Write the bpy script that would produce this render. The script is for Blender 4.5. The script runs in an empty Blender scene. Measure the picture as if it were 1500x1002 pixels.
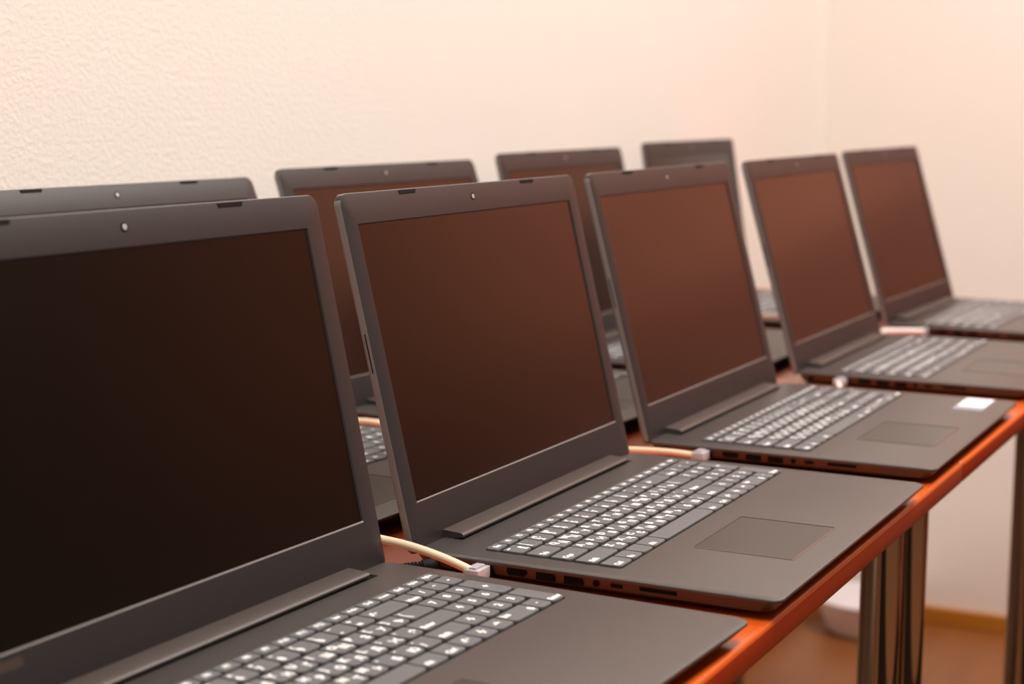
import bpy, bmesh, math, random
from mathutils import Vector, Matrix
C = bpy.context.scene.collection
TH = 0.74          # table height; laptop data below are measured from the table top

# ------------------------------------------------------------------ helpers
def link(name, me, mats, parent=None, loc=(0, 0, 0), rot=(0, 0, 0)):
    o = bpy.data.objects.new(name, me)
    C.objects.link(o)
    for m in (mats if isinstance(mats, (list, tuple)) else [mats]):
        if m.name not in [s.name for s in me.materials if s]:
            me.materials.append(m)
    o.location = loc
    o.rotation_euler = rot
    if parent is not None:
        o.parent = parent
    return o

def to_mesh(name, bm, smooth=None):
    me = bpy.data.meshes.new(name)
    bmesh.ops.recalc_face_normals(bm, faces=bm.faces)
    bm.to_mesh(me)
    bm.free()
    if smooth:
        for p in me.polygons:
            p.use_smooth = True
        try:
            me.set_sharp_from_angle(angle=math.radians(smooth))
        except Exception:
            pass
    return me

def obj(name, bm, mats, parent=None, loc=(0, 0, 0), rot=(0, 0, 0), smooth=None):
    return link(name, to_mesh(name, bm, smooth), mats, parent, loc, rot)

def empty(name, loc, rz=0):
    o = bpy.data.objects.new(name, None)
    C.objects.link(o)
    o.empty_display_size = 0.05
    o.location = loc
    o.rotation_euler = (0, 0, rz)
    return o

def tag(o, label=None, cat=None, group=None, kind=None):
    if label: o['label'] = label
    if cat: o['category'] = cat
    if group: o['group'] = group
    if kind: o['kind'] = kind
    return o

def rrect(x0, x1, y0, y1, r, n=5):
    """rounded rectangle outline, r = radius or (bl, br, tr, tl)"""
    if not isinstance(r, (tuple, list)):
        r = (r, r, r, r)
    pts = []
    for (cx, cy, rr, a0) in ((x0 + r[0], y0 + r[0], r[0], 180), (x1 - r[1], y0 + r[1], r[1], 270),
                             (x1 - r[2], y1 - r[2], r[2], 0), (x0 + r[3], y1 - r[3], r[3], 90)):
        for k in range(n + 1):
            a = math.radians(a0 + 90 * k / n)
            pts.append((cx + rr * math.cos(a), cy + rr * math.sin(a)))
    return pts

def loft(bm, loops, cap=True, mat=0):
    """loops: lists of 3D points with equal counts"""
    vs = [[bm.verts.new(p) for p in L] for L in loops]
    n = len(vs[0])
    fs = []
    for a, b in zip(vs, vs[1:]):
        for i in range(n):
            fs.append(bm.faces.new((a[i], a[(i + 1) % n], b[(i + 1) % n], b[i])))
    if cap:
        fs.append(bm.faces.new(vs[0][::-1]))
        fs.append(bm.faces.new(vs[-1]))
    for f in fs:
        f.material_index = mat
    return fs

def box(bm, x0, x1, y0, y1, z0, z1, b=0.0):
    r = bmesh.ops.create_cube(bm, size=1.0)
    for v in r['verts']:
        v.co.x = x0 + (v.co.x + .5) * (x1 - x0)
        v.co.y = y0 + (v.co.y + .5) * (y1 - y0)
        v.co.z = z0 + (v.co.z + .5) * (z1 - z0)
    if b:
        es = list({e for v in r['verts'] for e in v.link_edges})
        bmesh.ops.bevel(bm, geom=es, offset=b, segments=3, affect='EDGES', profile=0.5)

def catmull(P, n=10):
    P = [Vector(p) for p in P]
    Q = [P[0] * 2 - P[1]] + P + [P[-1] * 2 - P[-2]]
    out = []
    for i in range(1, len(Q) - 2):
        a, b, c, d = Q[i - 1], Q[i], Q[i + 1], Q[i + 2]
        for k in range(n):
            t = k / n
            out.append(0.5 * ((2 * b) + (c - a) * t + (2 * a - 5 * b + 4 * c - d) * t * t + (3 * b - a - 3 * c + d) * t ** 3))
    out.append(P[-1])
    return out

def tube(bm, P, r, seg=14, radii=None):
    P = [Vector(p) for p in P]
    up = Vector((0.13, 0.2, 1)).normalized()
    loops = []
    for i, p in enumerate(P):
        t = (P[min(i + 1, len(P) - 1)] - P[max(i - 1, 0)]).normalized()
        s = t.cross(up)
        if s.length < 1e-4:
            s = t.cross(Vector((1, 0, 0)))
        s.normalize()
        u = s.cross(t).normalized()
        rr = radii[i] if radii else r
        loops.append([p + rr * (math.cos(2 * math.pi * k / seg) * s + math.sin(2 * math.pi * k / seg) * u) for k in range(seg)])
    loft(bm, loops)

def lathe(bm, prof, seg=32, cx=0, cy=0):
    loft(bm, [[(cx + r * math.cos(2 * math.pi * k / seg), cy + r * math.sin(2 * math.pi * k / seg), z) for k in range(seg)] for r, z in prof])

# ------------------------------------------------------------------ materials
def mat(name, col, rough=0.5, metal=0.0, spec=0.5, ior=1.5, coat=0.0, coat_rough=0.1, noise=None, bump=None, trans=0.0):
    m = bpy.data.materials.new(name)
    m.use_nodes = True
    nt = m.node_tree
    b = nt.nodes['Principled BSDF']
    b.inputs['Base Color'].default_value = (*col, 1)
    b.inputs['Roughness'].default_value = rough
    b.inputs['Metallic'].default_value = metal
    b.inputs['IOR'].default_value = ior
    b.inputs['Specular IOR Level'].default_value = spec
    b.inputs['Coat Weight'].default_value = coat
    b.inputs['Coat Roughness'].default_value = coat_rough
    b.inputs['Transmission Weight'].default_value = trans
    tc = nt.nodes.new('ShaderNodeTexCoord')
    if noise:                                   # (scale vec, amount, second colour)
        mp = nt.nodes.new('ShaderNodeMapping')
        mp.inputs['Scale'].default_value = noise[0]
        nz = nt.nodes.new('ShaderNodeTexNoise')
        nz.inputs['Scale'].default_value = 1.0
        nz.inputs['Detail'].default_value = 6
        cr = nt.nodes.new('ShaderNodeMix')
        cr.data_type = 'RGBA'
        cr.inputs[6].default_value = (*col, 1)
        cr.inputs[7].default_value = (*noise[2], 1)
        rm = nt.nodes.new('ShaderNodeMapRange')
        rm.inputs[1].default_value = 0.3
        rm.inputs[2].default_value = 0.7
        rm.inputs[4].default_value = noise[1]
        L = nt.links.new
        L(tc.outputs['Object'], mp.inputs['Vector'])
        L(mp.outputs['Vector'], nz.inputs['Vector'])
        L(nz.outputs['Fac'], rm.inputs[0])
        L(rm.outputs[0], cr.inputs[0])
        L(cr.outputs[2], b.inputs['Base Color'])
    if bump:                                    # list of (scale, distance)
        prev = None
        for sc, dist, strength in bump:
            nz = nt.nodes.new('ShaderNodeTexNoise')
            nz.inputs['Scale'].default_value = sc
            nz.inputs['Detail'].default_value = 3
            bp = nt.nodes.new('ShaderNodeBump')
            bp.inputs['Distance'].default_value = dist
            bp.inputs['Strength'].default_value = strength
            nt.links.new(tc.outputs['Object'], nz.inputs['Vector'])
            nt.links.new(nz.outputs['Fac'], bp.inputs['Height'])
            if prev:
                nt.links.new(prev.outputs['Normal'], bp.inputs['Normal'])
            prev = bp
        nt.links.new(prev.outputs['Normal'], b.inputs['Normal'])
    return m

M = {}
M['deck'] = mat('charcoal_plastic', (0.054, 0.045, 0.042), 0.41, spec=0.75, noise=((900, 900, 900), 0.25, (0.065, 0.055, 0.051)))
M['lid'] = mat('charcoal_lid_plastic', (0.020, 0.0165, 0.0172), 0.46, noise=((900, 900, 900), 0.25, (0.028, 0.023, 0.024)))
M['rim'] = mat('grey_rim_and_highlight', (0.17, 0.15, 0.142), 0.34)  # paler lid shell; also paints the light caught below the screen
M['hinge'] = mat('hinge_plastic', (0.058, 0.045, 0.039), 0.43)
M['screen'] = mat('dark_screen', (0.004, 0.002, 0.0012), 0.24, spec=0.52)
M['black'] = mat('black_rubber', (0.004, 0.004, 0.004), 0.7, spec=0.2)
M['port'] = mat('port_black', (0.003, 0.003, 0.003), 0.6, spec=0.1)
M['well'] = mat('keyboard_well', (0.006, 0.006, 0.006), 0.7, spec=0.15)
M['key'] = mat('grey_keycap', (0.140, 0.138, 0.144), 0.48)
M['legend'] = mat('white_legend', (1.0, 1.0, 1.0), 0.5)
M['pad'] = mat('touchpad_plastic', (0.045, 0.038, 0.035), 0.34)
M['padline'] = mat('touchpad_rim', (0.19, 0.14, 0.11), 0.25, metal=0.6)
M['lens'] = mat('camera_lens_glint', (0.55, 0.55, 0.54), 0.3, metal=0.3)  # pale grey paints the webcam's silvery glint
M['badge'] = mat('badge_grey', (0.10, 0.075, 0.06), 0.35, metal=0.5)
M['beige'] = mat('beige_cable', (0.80, 0.62, 0.44), 0.45)
M['white'] = mat('white_cable', (0.86, 0.82, 0.79), 0.45)
M['plug'] = mat('clear_plug_plastic', (0.70, 0.66, 0.70), 0.2, trans=0.35)
M['gold'] = mat('plug_contacts', (0.8, 0.55, 0.2), 0.3, metal=1.0)
M['sticker'] = mat('white_sticker', (0.88, 0.88, 0.92), 0.4)
M['sticker_blue'] = mat('grey_blue_sticker', (0.25, 0.27, 0.32), 0.3)
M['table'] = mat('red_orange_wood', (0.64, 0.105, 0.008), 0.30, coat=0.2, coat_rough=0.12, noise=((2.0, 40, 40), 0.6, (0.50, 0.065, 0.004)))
M['edge'] = mat('shaded_table_edge', (0.34, 0.030, 0.003), 0.42, spec=0.3, noise=((2.0, 60, 60), 0.5, (0.27, 0.022, 0.002)))  # darker than the top: the front face's shade painted into the colour
M['chrome'] = mat('chrome_tube', (0.40, 0.33, 0.25), 0.06, metal=1.0)
M['wall'] = mat('cream_stucco', (0.91, 0.87, 0.81), 0.85, spec=0.2, bump=[(210, 0.0018, 0.5), (520, 0.0008, 0.4)])
M['wallr'] = mat('cream_plaster', (0.90, 0.83, 0.77), 0.85, spec=0.2, bump=[(60, 0.001, 0.3)])
M['ceiling'] = mat('white_ceiling', (0.85, 0.82, 0.78), 0.9)
M['floor'] = mat('brown_wood_floor', (0.30, 0.108, 0.027), 0.38, noise=((3, 30, 3), 0.6, (0.22, 0.072, 0.016)))
M['base'] = mat('golden_wood_trim', (0.50, 0.20, 0.02), 0.35, noise=((40, 3, 40), 0.5, (0.40, 0.15, 0.015)))
M['door'] = mat('reflected_mahogany', (0.55, 0.195, 0.095), 0.5, noise=((30, 30, 2.0), 0.6, (0.46, 0.15, 0.07)))  # wood of the added door, coloured for the screen reflections
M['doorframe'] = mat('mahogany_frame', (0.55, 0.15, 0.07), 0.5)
M['doorlow'] = mat('dark_reflected_walnut', (0.19, 0.068, 0.036), 0.55, noise=((30, 30, 2.0), 0.6, (0.14, 0.048, 0.025)))  # lower half of the added door, darkened so screens mirror darker at the bottom
M['panel'] = mat('reflected_dark_panelling', (0.15, 0.10, 0.068), 0.6, noise=((30, 30, 2.0), 0.6, (0.11, 0.072, 0.048)))  # added panelling, dark for the nearest screen's reflection
M['door_near'] = mat('bright_reflected_mahogany', (0.95, 0.36, 0.22), 0.5, noise=((30, 30, 2.0), 0.5, (0.85, 0.29, 0.17)))  # brighter leaf of the added door, for the far screens' reflections
M['doorlow_near'] = mat('bright_reflected_walnut', (0.55, 0.19, 0.12), 0.5, noise=((30, 30, 2.0), 0.6, (0.45, 0.15, 0.09)))  # lower half of that leaf, brightened for the same reflections
M['carpet'] = mat('reflected_dark_carpet', (0.018, 0.011, 0.008), 0.95, spec=0.1)  # added runner, dark for the chrome legs' reflections
M['brass'] = mat('brass_handle', (0.6, 0.45, 0.2), 0.3, metal=1.0)
M['basin'] = mat('white_basin_plastic', (0.92, 0.88, 0.90), 0.4)

# ------------------------------------------------------------------ laptop (378 x 260 mm, 15-inch)
W, DP, ZT = 0.378, 0.2555, 0.014
HL, BT, BS, BB, YH, ZH = 0.2445, 0.0215, 0.0164, 0.0294, 0.2555, 0.0140
KX0, KX1, KY0, KY1 = -0.1657, 0.1732, 0.1137, 0.2151
TX0, TX1, TY0, TY1 = -0.0911, 0.0088, 0.0227, 0.0926
CAMV, BUM = 0.0104, 0.0977

def base_bm():
    bm = bmesh.new()
    prof = ((ZT, 0.0009), (ZT - 0.0005, 0.0002), (ZT - 0.0012, 0.0), (ZT - 0.0022, 0.0001), (ZT - 0.0028, 0.0007),
            (0.0050, 0.0036), (0.0034, 0.0065), (0.0022, 0.0160))
    loops = []
    for z, i in prof:
        back = min(i, 0.004)
        loops.append([(x, y, z) for x, y in rrect(-W / 2 + min(i, .008), W / 2 - min(i, .008), i * 1.9, DP - back, (max(.009 - i * .3, .003), max(.009 - i * .3, .003), .006, .006), 6)])
    loft(bm, loops)
    return bm

def hinge_bm():
    """long hinge cover lying between the lid and the deck"""
    bm = bmesh.new()
    prof = [(0.2590, 0.0134), (0.2590, 0.0188), (0.2560, 0.0190), (0.2430, 0.0183), (0.2412, 0.0178), (0.2403, 0.0168), (0.2408, 0.0152), (0.2440, 0.0145)]
    loft(bm, [[(x, y, z) for y, z in prof] for x in (-0.1470, -0.1466, 0.1462, 0.1466)])
    return bm

def slot_bm():
    bm = bmesh.new()
    box(bm, -0.1482, 0.1555, 0.2400, 0.2470, ZT - 0.0002, ZT + 0.0002)
    return bm

def lid_bm():
    """lid shell with a real screen recess, local frame: x across, z up the lid, y to the back"""
    bm = bmesh.new()
    w = W / 2
    R = (0.005, 0.005, 0.0085, 0.0085)
    out = lambda i: rrect(-w + i, w - i, -0.003 + i, HL - i, tuple(max(r - i * .5, .002) for r in R), 6)
    rec = rrect(-w + BS, w - BS, BB, HL - BT, 0.0006, 6)
    rec2 = rrect(-w + BS + .0009, w - BS - .0009, BB + .0009, HL - BT - .0009, 0.0005, 6)
    loops = [[(x, 0.0012, z) for x, z in rec2], [(x, 0.0, z) for x, z in rec], [(x, 0.0, z) for x, z in out(0.0012)], [(x, 0.0003, z) for x, z in out(0.0004)],
             [(x, 0.0012, z) for x, z in out(0)], [(x, 0.0045, z) for x, z in out(0)], [(x, 0.0062, z) for x, z in out(0.0012)], [(x, 0.0070, z) for x, z in out(0.004)]]
    loft(bm, loops)
    for fc in bm.faces:
        c = fc.calc_center_median()
        if .0003 < c.y < .0060 and (abs(c.x) > w - .0016 or c.z > HL - .0016):
            fc.material_index = 1
        if .0002 < c.y < .0010 and c.z < BB + .001 and c.z > BB - .001 and abs(c.x) < w - BS:
            fc.material_index = 1  # lower screen bevel lightened, painting the light it catches
    return bm

# ---- keyboard layout: (latin / main legend, cyrillic / second legend, x0, x1, row, rowspan)
KEYS = []
def build_layout():
    rows_y = []                                  # (y0, y1) of rows, back to front
    fh = 0.0122
    rh = (KY1 - KY0 - fh) / 5
    rows_y.append((KY1 - fh, KY1))
    for i in range(5):
        rows_y.append((KY1 - fh - rh * (i + 1), KY1 - fh - rh * i))
    p = (KX1 - KX0) * 0.8140 / 15
    q = (KX1 - KX0) * 0.1860 / 4
    nx = KX0 + 15 * p
    fr = ['Esc', 'F1', 'F2', 'F3', 'F4', 'F5', 'F6', 'F7', 'F8', 'F9', 'F10', 'F11', 'F12', 'Ins', 'PrtSc', 'Del', 'Home', 'End', 'PgUp', 'PgDn']
    fw = (KX1 - KX0) / len(fr)
    for i, t in enumerate(fr):
        KEYS.append((t, '', KX0 + i * fw, KX0 + (i + 1) * fw, rows_y[0]))
    def row(r, items):
        x = KX0
        for t, c, wd in items:
            KEYS.append((t, c, x, x + wd * p, rows_y[r]))
            x += wd * p
    row(1, [('~', 'Ё', 1)] + [(a, b, 1) for a, b in zip('1234567890-=', '!@№$%^&*()_+')] + [('←', '', 2)])
    row(2, [('Tab', '', 1.5)] + [(a, b, 1) for a, b in zip('QWERTYUIOP[]', 'ЙЦУКЕНГШЩЗХЪ')] + [('\\', '/', 1.5)])
    row(3, [('Caps', '', 1.75)] + [(a, b, 1) for a, b in zip("ASDFGHJKL;'", 'ФЫВАПРОЛДЖЭ')] + [('Enter', '', 2.25)])
    row(4, [('Shift', '', 2.25)] + [(a, b, 1) for a, b in zip('ZXCVBNM,./', 'ЯЧСМИТЬБЮ.')] + [('Shift', '', 1.75), ('↑', '', 1)])
    row(5, [('Ctrl', '', 1.25), ('Fn', '', 1), ('', '', 1), ('Alt', '', 1.25), ('', '', 5.25), ('Alt', '', 1.25), ('Ctrl', '', 1), ('←', '', 1), ('↓', '', 1), ('→', '', 1)])
    def num(r, items):
        x = nx
        for t, c, wd in items:
            KEYS.append((t, c, x, x + wd * q, rows_y[r]))
            x += wd * q
    num(1, [('Num', '', 1), ('/', '', 1), ('*', '', 1), ('-', '', 1)])
    num(2, [('7', '', 1), ('8', '', 1), ('9', '', 1)])
    num(3, [('4', '', 1), ('5', '', 1), ('6', '', 1)])
    num(4, [('1', '', 1), ('2', '', 1), ('3', '', 1)])
    num(5, [('0', 'Ins', 2), ('.', '', 1)])
    KEYS.append(('+', '', nx + 3 * q, nx + 4 * q, (rows_y[3][0], rows_y[2][1])))
    KEYS.append(('Enter', '', nx + 3 * q, nx + 4 * q, (rows_y[5][0], rows_y[4][1])))
build_layout()

_glyph = {}
def text_geo(s, size):
    """mesh of a short legend lying in the XY plane, as (verts, faces, x0, x1, y0, y1)"""
    if (s, size) in _glyph:
        return _glyph[(s, size)]
    cu = bpy.data.curves.new('legend_text', 'FONT')
    cu.body = s
    cu.size = size
    cu.resolution_u = 2
    cu.offset = size * 0.055
    o = bpy.data.objects.new('legend_text', cu)
    C.objects.link(o)
    bpy.context.view_layer.update()
    dg = bpy.context.evaluated_depsgraph_get()
    me = bpy.data.meshes.new_from_object(o.evaluated_get(dg))
    vs = [v.co.copy() for v in me.vertices]
    fs = [tuple(p.vertices) for p in me.polygons]
    bpy.data.objects.remove(o)
    bpy.data.curves.remove(cu)
    bpy.data.meshes.remove(me)
    if vs:
        r = (vs, fs, min(v.x for v in vs), max(v.x for v in vs), min(v.y for v in vs), max(v.y for v in vs))
    else:
        r = (vs, fs, 0, 0, 0, 0)
    _glyph[(s, size)] = r
    return r

KH = 0.0014
def key_mesh(main, second, x0, x1, yy):
    gx, gy = 0.00085, 0.0016
    w2, d2 = (x1 - x0) / 2 - gx, (yy[1] - yy[0]) / 2 - gy
    bm = bmesh.new()
    small = d2 < 0.0055
    R = (0.0016, 0.0016, 0.0008, 0.0008) if small else (0.0034, 0.0034, 0.0010, 0.0010)
    f = lambda i, z: [(x, y, z) for x, y in rrect(-w2 + i, w2 - i, -d2 + i, d2 - i, tuple(max(r - i * .5, .0004) for r in R), 4)]
    loft(bm, [f(0, 0), f(0, KH - .0003), f(.00012, KH - .0001), f(.0004, KH)])
    def put(s, size, fx, fy):                    # fx, fy: -1 left/front, 0 centre, 1 right/back
        vs, fs, a, b, c, d = text_geo(s, size)
        if not vs:
            return
        mx, my = w2 - .0017, d2 - (.0012 if small else .0018)
        ox = {-1: -mx - a, 0: -(a + b) / 2, 1: mx - b}[fx]
        oy = {-1: -my - c, 0: -(c + d) / 2, 1: my - d}[fy]
        nv = [bm.verts.new((v.x + ox, v.y + oy, KH + .00006)) for v in vs]
        for p in fs:
            try:
                bm.faces.new([nv[i] for i in p]).material_index = 1
            except ValueError:
                pass
    if small:
        put(main, 0.0050 if len(main) < 4 else 0.0040, 0, 0)
    elif second:
        if main.isalpha():
            put(main, 0.0074, -1, 1)
            put(second, 0.0074, 1, -1)
        elif second.isalpha() and len(second) == 1:
            put(main, 0.0066, -1, 1)
            put(second, 0.0074, 1, -1)
        else:
            put(second, 0.0062, -1, 1)
            put(main, 0.0072, -1 if len(second) < 2 else 1, -1)
    elif main in ('←', '→', '↑', '↓'):
        put(main, 0.0075, -1 if (x1 - x0) > .03 else 0, 0)
    elif len(main) > 1:
        put(main, 0.0056, -1, -1)
    elif main:
        put(main, 0.0072, 0, 0)
    me = bpy.data.meshes.new('key')
    bmesh.ops.recalc_face_normals(bm, faces=bm.faces)
    for fc in bm.faces:
        if fc.material_index == 1 and fc.normal.z < 0:
            fc.normal_flip()
    bm.to_mesh(me)
    bm.free()
    me.materials.append(M['key'])
    me.materials.append(M['legend'])
    return me

def make_laptop():
    root = empty('laptop', (0, 0, 0))
    base = obj('base', base_bm(), M['deck'], root, smooth=35)
    obj('hinge_cover', hinge_bm(), M['hinge'], base, smooth=40)
    obj('hinge_slot', slot_bm(), M['port'], base)
    # rubber feet
    for x in (-0.15, 0.15):
        for y in (0.045, 0.225):
            bm = bmesh.new()
            lathe(bm, ((0.0075, 0.0), (0.0080, 0.0006), (0.0080, 0.0026)), 18, x, y)
            obj('rubber_foot', bm, M['black'], base, smooth=40)
    # openings along the left side
    def port(name, y, hw, z0, z1, bev=0.0006):
        bm = bmesh.new()
        box(bm, -W / 2 + .0006, -W / 2 + .004, y - hw, y + hw, z0, z1, bev)
        obj(name, bm, M['port'], base)
    bm = bmesh.new()
    loft(bm, [[(x, .2400 + r * math.cos(2 * math.pi * k / 16), .0070 + r * math.sin(2 * math.pi * k / 16)) for k in range(16)] for x, r in ((-W / 2 + .0005, .0026), (-W / 2 + .004, .0026))])
    obj('power_port', bm, M['port'], base)
    port('network_port', 0.2035, 0.0068, 0.0028, 0.0108)
    bm = bmesh.new()                             # display port: trapezoid
    poly = [(-.0072, .0108), (.0072, .0108), (.0072, .0082), (.0052, .0064), (-.0052, .0064), (-.0072, .0082)]
    loft(bm, [[(x, 0.1790 + a, z) for a, z in poly] for x in (-W / 2 + .0006, -W / 2 + .004)])
    obj('display_port', bm, M['port'], base)
    port('usb_port', 0.1585, 0.0066, 0.0058, 0.0106, 0.0003)
    port('usb_port', 0.1385, 0.0066, 0.0058, 0.0106, 0.0003)
    bm = bmesh.new()
    loft(bm, [[(x, .1225 + .0021 * math.cos(2 * math.pi * k / 16), .0086 + .0021 * math.sin(2 * math.pi * k / 16)) for k in range(16)] for x in (-W / 2 + .0006, -W / 2 + .004)])
    obj('headphone_jack', bm, M['port'], base)
    port('small_port', 0.1085, 0.0042, 0.0074, 0.0100, 0.0010)
    port('card_slot', 0.0800, 0.0125, 0.0080, 0.0102, 0.0003)
    # touchpad
    bm = bmesh.new()
    loft(bm, [[(x, y, z) for x, y in rrect(TX0, TX1, TY0, TY1, .0015, 4)] for z in (ZT - .0008, ZT + .00015)])
    pad = obj('touchpad', bm, M['pad'], root)
    bm = bmesh.new()
    a = rrect(TX0 - .0007, TX1 + .0007, TY0 - .0007, TY1 + .0007, .002, 4)
    b = rrect(TX0, TX1, TY0, TY1, .0015, 4)
    loft(bm, [[(x, y, ZT + .00018) for x, y in a], [(x, y, ZT + .00045) for x, y in b], [(x, y, ZT - .0004) for x, y in b], [(x, y, ZT - .0004) for x, y in a]], cap=False)
    obj('touchpad_rim', bm, M['padline'], pad)
    # keyboard
    bm = bmesh.new()
    loft(bm, [[(x, y, z) for x, y in rrect(KX0 + .0002, KX1 - .0002, KY0 + .0006, KY1 - .0006, .0025, 4)] for z in (ZT - .001, ZT + .0001)])
    kb = obj('keyboard', bm, M['well'], root)
    for k in KEYS:
        me = key_mesh(*k)
        o = bpy.data.objects.new('key', me)
        C.objects.link(o)
        o.parent = kb
        o.location = ((k[2] + k[3]) / 2, (k[4][0] + k[4][1]) / 2, ZT + .0001)
    # lid
    lid = obj('lid', lid_bm(), [M['lid'], M['rim']], root, (0, YH, ZH), smooth=35)
    bm = bmesh.new()
    w = W / 2
    loft(bm, [[(x, y, z) for x, z in rrect(-w + BS + .0007, w - BS - .0007, BB + .0007, HL - BT - .0007, .0005, 2)] for y in (0.0011, 0.0020)])
    obj('screen', bm, M['screen'], lid)
    bm = bmesh.new()
    v = HL - CAMV
    loft(bm, [[(r * math.cos(2 * math.pi * k / 20), y, v + r * math.sin(2 * math.pi * k / 20)) for k in range(20)] for r, y in ((.0028, -.0000), (.0028, -.0003), (.0022, -.0003), (.0022, -.0001))], cap=True)
    web = obj('webcam', bm, M['port'], lid)
    bm = bmesh.new()
    loft(bm, [[(r * math.cos(2 * math.pi * k / 20) + .0002, y, v + r * math.sin(2 * math.pi * k / 20)) for k in range(20)] for r, y in ((.0018, .0001), (.0018, -.00035), (.0008, -.0005))])
    obj('lens', bm, M['lens'], web)
    for s in (-1, 1):
        bm = bmesh.new()
        c = s * BUM
        loft(bm, [[(x, y, z) for x, z in ((c - .0125, HL - .0011), (c - .0112, HL - .0038), (c + .0112, HL - .0038), (c + .0125, HL - .0011))] for y in (-.0003, .0010)])
        obj('bumper', bm, M['black'], lid)
    bm = bmesh.new()
    box(bm, -W / 2 - .00015, -W / 2 + .001, .0022, .0030, .122, .149)
    obj('edge_slit', bm, M['port'], lid)
    return root

def children(o):
    return [c for c in CH.get(o.name, [])]

def copy_tree(src, parent=None):
    c = src.copy()
    C.objects.link(c)
    if parent is not None:
        c.parent = parent
    for ch in CH.get(src.name, []):
        copy_tree(ch, c)
    return c

proto = make_laptop()
CH = {}
for o in list(C.objects):
    if o.parent:
        CH.setdefault(o.parent.name, []).append(o)

POSES = [  # x, y, turn, lid tilt, label, row
    (0, 0, -0.0414, 0.2234, 'nearest open laptop of the front row, screen cut off by left frame edge', 0),
    (0.42, -0.0112, -0.0001, 0.242, 'sharply focused open laptop, second of the front row, with silver webcam dot', 0),
    (0.8539, -0.0054, 0.0057, 0.2615, 'open front row laptop with a white sticker on its palm rest', 0),
    (1.313, -0.0005, 0.005, 0.285, 'fourth open laptop of the front row, behind the laptop with the white sticker', 0),
    (1.7860, 0.0150, -0.0234, 0.288, 'farthest open laptop of the front row, last screen before the bare right wall', 0),
    (0.4085, 0.3035, -0.0564, 0.392, 'back row open laptop at far left, only its top bezel shows above the nearest laptop', 1),
    (0.8374, 0.3018, -0.0482, 0.3263, 'back row open laptop with deep red screen strip, seen between the two nearest front laptops', 1),
    (1.277, 0.3026, 0.007, 0.2431, 'back row open laptop showing above the right corner of the sharply focused laptop', 1),
    (1.7466, 0.3267, -0.0026, 0.1629, 'farthest back row laptop, lid rising just behind the laptop with the white sticker', 1),
]
LAP = []
for i, (x, y, a, t, lab, row) in enumerate(POSES):
    L = proto if i == 0 else copy_tree(proto)
    L.location = (x, y, TH)
    L.rotation_euler = (0, 0, a)
    tag(L, lab, 'laptop', 'open laptops in the back row' if row else 'open laptops in the front row')
    LAP.append(L)
bpy.context.view_layer.update()
for L, P in zip(LAP, POSES):
    for ch in L.children:
        if ch.name.split('.')[0] == 'lid':
            ch.rotation_euler = (-P[3], 0, 0)
            if L is LAP[0]:
                bm = bmesh.new()
                loft(bm, [[(x, yy, z) for x, z in rrect(-.1640, -.1345, .0212, .0262, .0012, 4)] for yy in (-.0002, .0004)])
                obj('badge', bm, M['badge'], ch, smooth=30)
# stickers on the palm rest of the third laptop
bm = bmesh.new()
loft(bm, [[(x, y, z) for x, y in rrect(.112, .186, .022, .052, .001, 3)] for z in (ZT - .0001, ZT + .00012)])
st = obj('sticker', bm, M['sticker_blue'], LAP[2])
st['label'] = 'small grey and white sticker'
bm = bmesh.new()
loft(bm, [[(x, y, z) for x, y in rrect(.131, .1845, .0235, .0505, .001, 3)] for z in (ZT, ZT + .00022)])
obj('sticker_panel', bm, M['sticker'], st)['label'] = 'white sticker panel'

# ------------------------------------------------------------------ cables
def network_cable(pts, col, label, plug_at, plug_dir, rad=0.0029, group='network cables plugged into laptops'):
    """pts in table coordinates, first point at the plug"""
    root = empty('network_cable', (plug_at[0], plug_at[1], TH + plug_at[2]))
    tag(root, label, 'cable', group)
    o = Vector(plug_at)
    bm = bmesh.new()
    tube(bm, [p - o for p in catmull(pts, 12)], rad, 16)
    obj('cord', bm, M[col], root, smooth=60)
    d = Vector(plug_dir).normalized()            # from the plug into the laptop
    ang = math.atan2(d.y, d.x)
    bm = bmesh.new()
    box(bm, -0.013, 0.0045, -0.0058, 0.0058, -0.0040, 0.0040, 0.0008)
    pl = obj('plug', bm, M['plug'], root, rot=(0, 0, ang), smooth=40)
    bm = bmesh.new()
    box(bm, -0.011, 0.002, -0.0030, 0.0030, 0.0040, 0.0052, 0.0004)
    obj('latch_tab', bm, M['plug'], pl)
    bm = bmesh.new()
    for k in range(8):
        box(bm, 0.0005, 0.0042, -0.0042 + k * .00115, -0.0036 + k * .00115, -0.0043, -0.0038)
    obj('contacts', bm, M['gold'], pl)
    return root

def lap_pt(i, u, v, z):
    x, y, a = POSES[i][:3]
    return (x + math.cos(a) * u - math.sin(a) * v, y + math.sin(a) * u + math.cos(a) * v, z)

def port_dir(i):
    a = POSES[i][2]
    return (math.cos(a), math.sin(a), 0)

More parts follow.
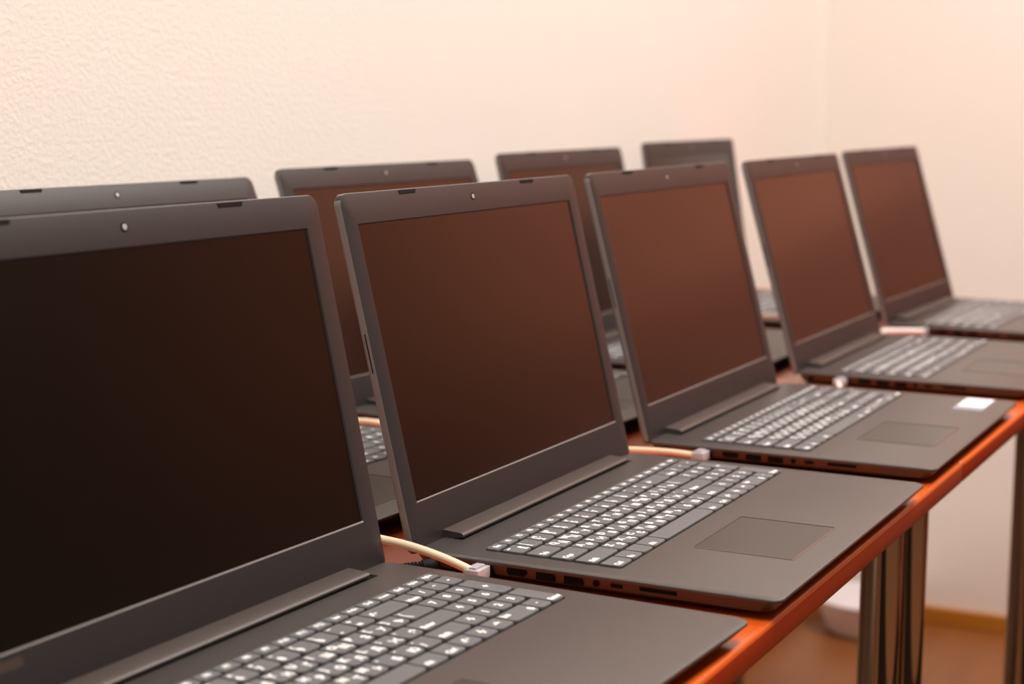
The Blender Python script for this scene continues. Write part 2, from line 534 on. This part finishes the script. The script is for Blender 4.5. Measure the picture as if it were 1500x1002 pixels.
PZ = 0.0074
p = lap_pt(1, -W / 2 - .0047, .2035, PZ)
network_cable([(p[0] - .006, p[1], PZ), (.2165, .1975, 0.0115), (.2125, .2125, 0.0175), (.2085, .2310, 0.0228), (.2065, .2500, 0.0255), (.2058, .270, 0.0260),
               (.198, .300, 0.0230), (.182, .345, 0.0120), (.160, .42, 0.0034), (.14, .53, 0.0034), (.12, .64, 0.0034)], 'beige',
              'beige network cable plugged into the sharply focused laptop beside the nearest laptop', p, port_dir(1))
p = lap_pt(2, -W / 2 - .0047, .2035, PZ)
network_cable([(p[0] - .006, p[1], PZ), (.6490, .2010, 0.0085), (.6440, .2250, 0.0100), (.6400, .2600, 0.0090), (.634, .295, 0.0060), (.625, .34, 0.0034),
               (.619, .42, 0.0034), (.617, .52, 0.0034), (.612, .64, 0.0034)], 'beige',
              'thin beige network cable plugged into the laptop with the white sticker', p, port_dir(2))
p = lap_pt(3, -W / 2 - .0047, .2035, PZ)
network_cable([(p[0] - .006, p[1], PZ), (1.106, .2020, .0076), (1.098, .1985, .0052), (1.090, .1965, .0034), (1.080, .2000, .0034), (1.071, .2150, .0034), (1.064, .25, .0034),
               (1.060, .30, .0034), (1.058, .42, .0034), (1.055, .64, .0034)], 'white',
              'short bit of white network cable plugged into the fourth front laptop behind the stickered one', p, port_dir(3))
p = lap_pt(4, -W / 2 - .0047, .2035, PZ)
network_cable([(p[0] - .006, p[1], PZ), (1.5850, .2240, .0086), (1.5720, .2390, .0096), (1.5570, .2660, .0090), (1.538, .285, .0045), (1.515, .295, .0042),
               (1.492, .318, .0042), (1.480, .37, .0042), (1.476, .64, .0042)], 'white',
              'thick bright white network cable plugged into the farthest front laptop', p, port_dir(4), 0.0036)
p = lap_pt(6, -W / 2 - .0047, .2035, PZ)
network_cable([(p[0] - .006, p[1], PZ), (.640, .5135, 0.0100), (.632, .5290, 0.0118), (.624, .548, 0.0100), (.618, .585, 0.0040), (.628, .65, 0.0034)], 'beige',
              'pale network cable glimpsed above keyboard through gap between the two nearest front laptops', p, port_dir(6))
p = lap_pt(8, -W / 2 - .0047, .2035, PZ)
network_cable([(p[0] - .006, p[1], PZ), (1.532, .525, 0.0130), (1.525, .480, 0.0200), (1.534, .4330, 0.0222), (1.542, .4090, 0.0222), (1.546, .378, 0.0160), (1.541, .355, 0.0060), (1.532, .348, 0.0034), (1.515, .352, 0.0034)], 'white',
              'white network cable crossing the narrow gap between third and fourth front laptop lids', p, port_dir(8))

# black power lead of the second laptop, with a ribbed strain relief
p = Vector(lap_pt(1, -W / 2 - .002, .2400, .0070))
root = tag(empty('power_cable', (p.x, p.y, TH + p.z)), 'black power lead with ribbed strain relief behind the nearest laptop', 'cable')
bm = bmesh.new()
path = catmull([p, p + Vector((-.006, .002, 0)), p + Vector((-.010, .012, -.001)), p + Vector((-.013, .024, -.003)), p + Vector((-.018, .045, -.0048)), p + Vector((-.021, .08, -.0048)), p + Vector((-.0215, .38, -.0048))], 10)
tube(bm, [q - p for q in path], .0020, 12)
obj('cord', bm, M['black'], root, smooth=60)
bm = bmesh.new()
tube(bm, [(0.0015, 0, 0), (-.004, 0.001, 0), (-.007, .004, -.0002)], .0043, 16)
obj('connector', bm, M['black'], root, smooth=50)
bm = bmesh.new()
for k in range(9):
    q0, q1 = path[8 + 2 * k] - p, path[9 + 2 * k] - p
    tube(bm, [q0, q1], .0038 - .00012 * k, 14)
obj('strain_relief', bm, M['black'], root, smooth=50)

# ------------------------------------------------------------------ tables
TW, TD, TT = 1.30, 0.698, 0.0200
def make_table():
    root = empty('table', (0, 0, 0))
    bm = bmesh.new()
    prof = [(0.0036, 0.0), (0.0023, -.0002), (0.0011, -.0010), (0.0003, -.0023), (0, -.0036), (0, -TT + .003), (.0008, -TT + .0012), (.0025, -TT)]
    loft(bm, [[(x, y, z) for x, y in rrect(i, TW - i, i, TD - i, .004, 3)] for i, z in prof])
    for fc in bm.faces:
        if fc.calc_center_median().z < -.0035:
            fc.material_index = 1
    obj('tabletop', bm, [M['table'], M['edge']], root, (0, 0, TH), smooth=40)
    for x in (.048, TW / 2 + .03, TW - .048):
        for y in (.058, TD - .065):
            bm = bmesh.new()
            lathe(bm, ((.0180, .010), (.0180, TH - TT - .004)), 40, x, y)
            leg = obj('leg', bm, M['chrome'], root, smooth=40)
            bm = bmesh.new()
            lathe(bm, ((.019, 0), (.0205, .002), (.0205, .012), (.019, .016), (.0183, .016)), 32, x, y)
            obj('foot_cap', bm, M['black'], leg, smooth=40)
            bm = bmesh.new()
            lathe(bm, ((.034, TH - TT - .0001), (.034, TH - TT - .004), (.019, TH - TT - .006)), 32, x, y)
            obj('mounting_plate', bm, M['chrome'], leg, smooth=40)
    return root
tab = make_table()
CH.clear()
for o in list(C.objects):
    if o.parent:
        CH.setdefault(o.parent.name, []).append(o)
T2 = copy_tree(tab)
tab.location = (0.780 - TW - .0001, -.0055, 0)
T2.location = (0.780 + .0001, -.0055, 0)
tag(tab, 'red-orange wooden table under the two nearest laptops, front edge running off the bottom', 'table', 'tables pushed end to end')
tag(T2, 'red-orange wooden table under the farther laptops, chrome legs near the pale basin', 'table', 'tables pushed end to end')

# ------------------------------------------------------------------ room
XR, YB, XL, YF, HC = 2.735, 0.705, -2.6, -4.2, 2.75
def slab(name, x0, x1, y0, y1, z0, z1, m):
    bm = bmesh.new()
    box(bm, x0, x1, y0, y1, z0, z1)
    return tag(obj(name, bm, m), kind='structure')
slab('floor', XL, XR + .1, YF, YB + .1, -.06, 0, M['floor'])
slab('wall_back', XL, XR + .1, YB, YB + .1, 0, HC, M['wall'])
slab('wall_right', XR, XR + .1, YF, YB, 0, HC, M['wallr'])
slab('ceiling', XL, XR + .1, YF, YB + .1, HC, HC + .06, M['ceiling'])
def skirting(name, x0, x1, y0, y1, rz):
    bm = bmesh.new()
    box(bm, x0, x1, y0, y1, 0, .036, .003)
    return tag(obj(name, bm, M['base']), kind='structure')
slab('added_reflection_runner', -2.5, 2.6, -1.5, -.42, 0, .006, M['carpet'])   # unseen carpet runner, added so the chrome legs mirror dark stripes
slab('added_reflection_panelling', XR - .05, XR, YF, -2.12, 0, 2.0, M['panel'])   # unseen dark panelling, added for the nearest screen to mirror
skirting('baseboard_back', XL, XR, YB - .014, YB, 0)
skirting('baseboard_right', XR - .014, XR, .165, YB - .014, 0)
# unseen wooden double door, added so the dark screens mirror reddish brown
d = empty('added_reflection_door', (XR, -0.97, 0))
tag(d, kind='structure')
for k in range(2):
    bm = bmesh.new()
    y0 = -1.06 + k * 1.07
    box(bm, -.045, 0, y0, y0 + 1.05, .01, 1.98, .003)
    box(bm, -.058, -.04, y0 + .14, y0 + .91, 1.22, 1.85, .006)
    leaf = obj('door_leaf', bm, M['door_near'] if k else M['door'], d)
    bm = bmesh.new()
    box(bm, -.062, -.04, y0, y0 + 1.05, .01, 1.02, .004)
    box(bm, -.072, -.06, y0 + .14, y0 + .91, .15, .88, .006)
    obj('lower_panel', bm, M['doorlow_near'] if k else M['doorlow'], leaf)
    bm = bmesh.new()
    yh = y0 + (1.0 if k == 0 else .05)
    tube(bm, [(-.045, yh, 1.08), (-.09, yh, 1.08), (-.092, yh + (-.10 if k == 0 else .10), 1.08)], .009, 12)
    obj('door_handle', bm, M['brass'], leaf, smooth=50)
bm = bmesh.new()
box(bm, -.06, 0, -1.13, -1.065, 0, 2.05, .003)
box(bm, -.06, 0, 1.065, 1.13, 0, 2.05, .003)
box(bm, -.06, 0, -1.13, 1.13, 1.985, 2.05, .003)
obj('door_frame', bm, M['doorframe'], d)

# pale basin on the floor in the corner, seen under the table
bm = bmesh.new()
lathe(bm, ((.001, 0), (.072, 0), (.080, .003), (.098, .054), (.101, .064), (.107, .066), (.107, .070), (.098, .070), (.094, .058), (.077, .009), (.001, .007)), 40)
tag(obj('basin', bm, M['basin'], loc=(2.625, .55, 0), smooth=50), 'pale round plastic basin on the floor below the table, half behind its chrome legs', 'basin')

# ------------------------------------------------------------------ light
def area(name, loc, rot, sx, sy, power, col):
    l = bpy.data.lights.new(name, 'AREA')
    l.shape = 'RECTANGLE'
    l.size, l.size_y = sx, sy
    l.energy = power
    l.color = col
    o = bpy.data.objects.new(name, l)
    C.objects.link(o)
    o.location = loc
    o.rotation_euler = rot
    return o
area('ceiling_lamp_near', (0.1, -0.70, HC - .03), (0, 0, 0), 1.3, 0.5, 61, (1.0, 0.94, 0.87))
area('ceiling_lamp_far', (1.9, -0.45, HC - .03), (0, 0, 0), 1.0, 0.5, 42, (1.0, 0.92, 0.87))
wd = bpy.data.worlds.new('room_fill')          # the rest of the room: pale above, dark furniture and floor below
bpy.context.scene.world = wd
wd.use_nodes = True
nt = wd.node_tree
bg = nt.nodes['Background']
tc = nt.nodes.new('ShaderNodeTexCoord')
sp = nt.nodes.new('ShaderNodeSeparateXYZ')
nt.links.new(tc.outputs['Generated'], sp.inputs[0])
mp = nt.nodes.new('ShaderNodeMapping')
mp.inputs['Scale'].default_value = (4.5, 4.5, 0.6)
nt.links.new(tc.outputs['Generated'], mp.inputs['Vector'])
nz = nt.nodes.new('ShaderNodeTexNoise')
nz.inputs['Scale'].default_value = 1.0
nz.inputs['Detail'].default_value = 1.0
nt.links.new(mp.outputs['Vector'], nz.inputs['Vector'])
cr = nt.nodes.new('ShaderNodeValToRGB')
cr.color_ramp.elements[0].position, cr.color_ramp.elements[0].color = 0.42, (0.012, 0.008, 0.005, 1)
cr.color_ramp.elements[1].position, cr.color_ramp.elements[1].color = 0.62, (0.34, 0.17, 0.06, 1)
nt.links.new(nz.outputs['Fac'], cr.inputs[0])
mr = nt.nodes.new('ShaderNodeMapRange')
mr.interpolation_type = 'SMOOTHSTEP'
mr.inputs[1].default_value = -0.02
mr.inputs[2].default_value = 0.35
nt.links.new(sp.outputs['Z'], mr.inputs[0])
mx = nt.nodes.new('ShaderNodeMix')
mx.data_type = 'RGBA'
nt.links.new(mr.outputs[0], mx.inputs[0])
nt.links.new(cr.outputs[0], mx.inputs[6])
mx.inputs[7].default_value = (1.0, 0.88, 0.78, 1)
nt.links.new(mx.outputs[2], bg.inputs[0])
bg.inputs[1].default_value = 0.55

# ------------------------------------------------------------------ camera
f_px, cx, cy, cz = 2567.19, -0.768958, -0.321635, 0.315522
yaw, pit, rol = -1.1119399443, -0.1380711729, 0.0095340964
fw = Vector((-math.sin(yaw) * math.cos(pit), math.cos(yaw) * math.cos(pit), math.sin(pit)))
r = Vector((math.cos(yaw), math.sin(yaw), 0))
u = r.cross(fw)
r2 = r * math.cos(rol) + u * math.sin(rol)
u2 = -r * math.sin(rol) + u * math.cos(rol)
cam = bpy.data.cameras.new('camera')
co = bpy.data.objects.new('camera', cam)
C.objects.link(co)
co.matrix_world = Matrix(((r2.x, u2.x, -fw.x, cx), (r2.y, u2.y, -fw.y, cy), (r2.z, u2.z, -fw.z, cz + TH), (0, 0, 0, 1)))
cam.sensor_fit = 'HORIZONTAL'
cam.sensor_width = 36.0
cam.lens = f_px * 36.0 / 1500.0
cam.clip_start = 0.02
cam.dof.use_dof = True
cam.dof.focus_distance = 1.20
cam.dof.aperture_fstop = 6.6
cam.dof.aperture_blades = 0
sc = bpy.context.scene
sc.camera = co
sc.view_settings.view_transform = 'Standard'
sc.view_settings.look = 'None'
sc.view_settings.exposure = 0.0
sc.cycles.use_denoising = True
sc.cycles.max_bounces = 10
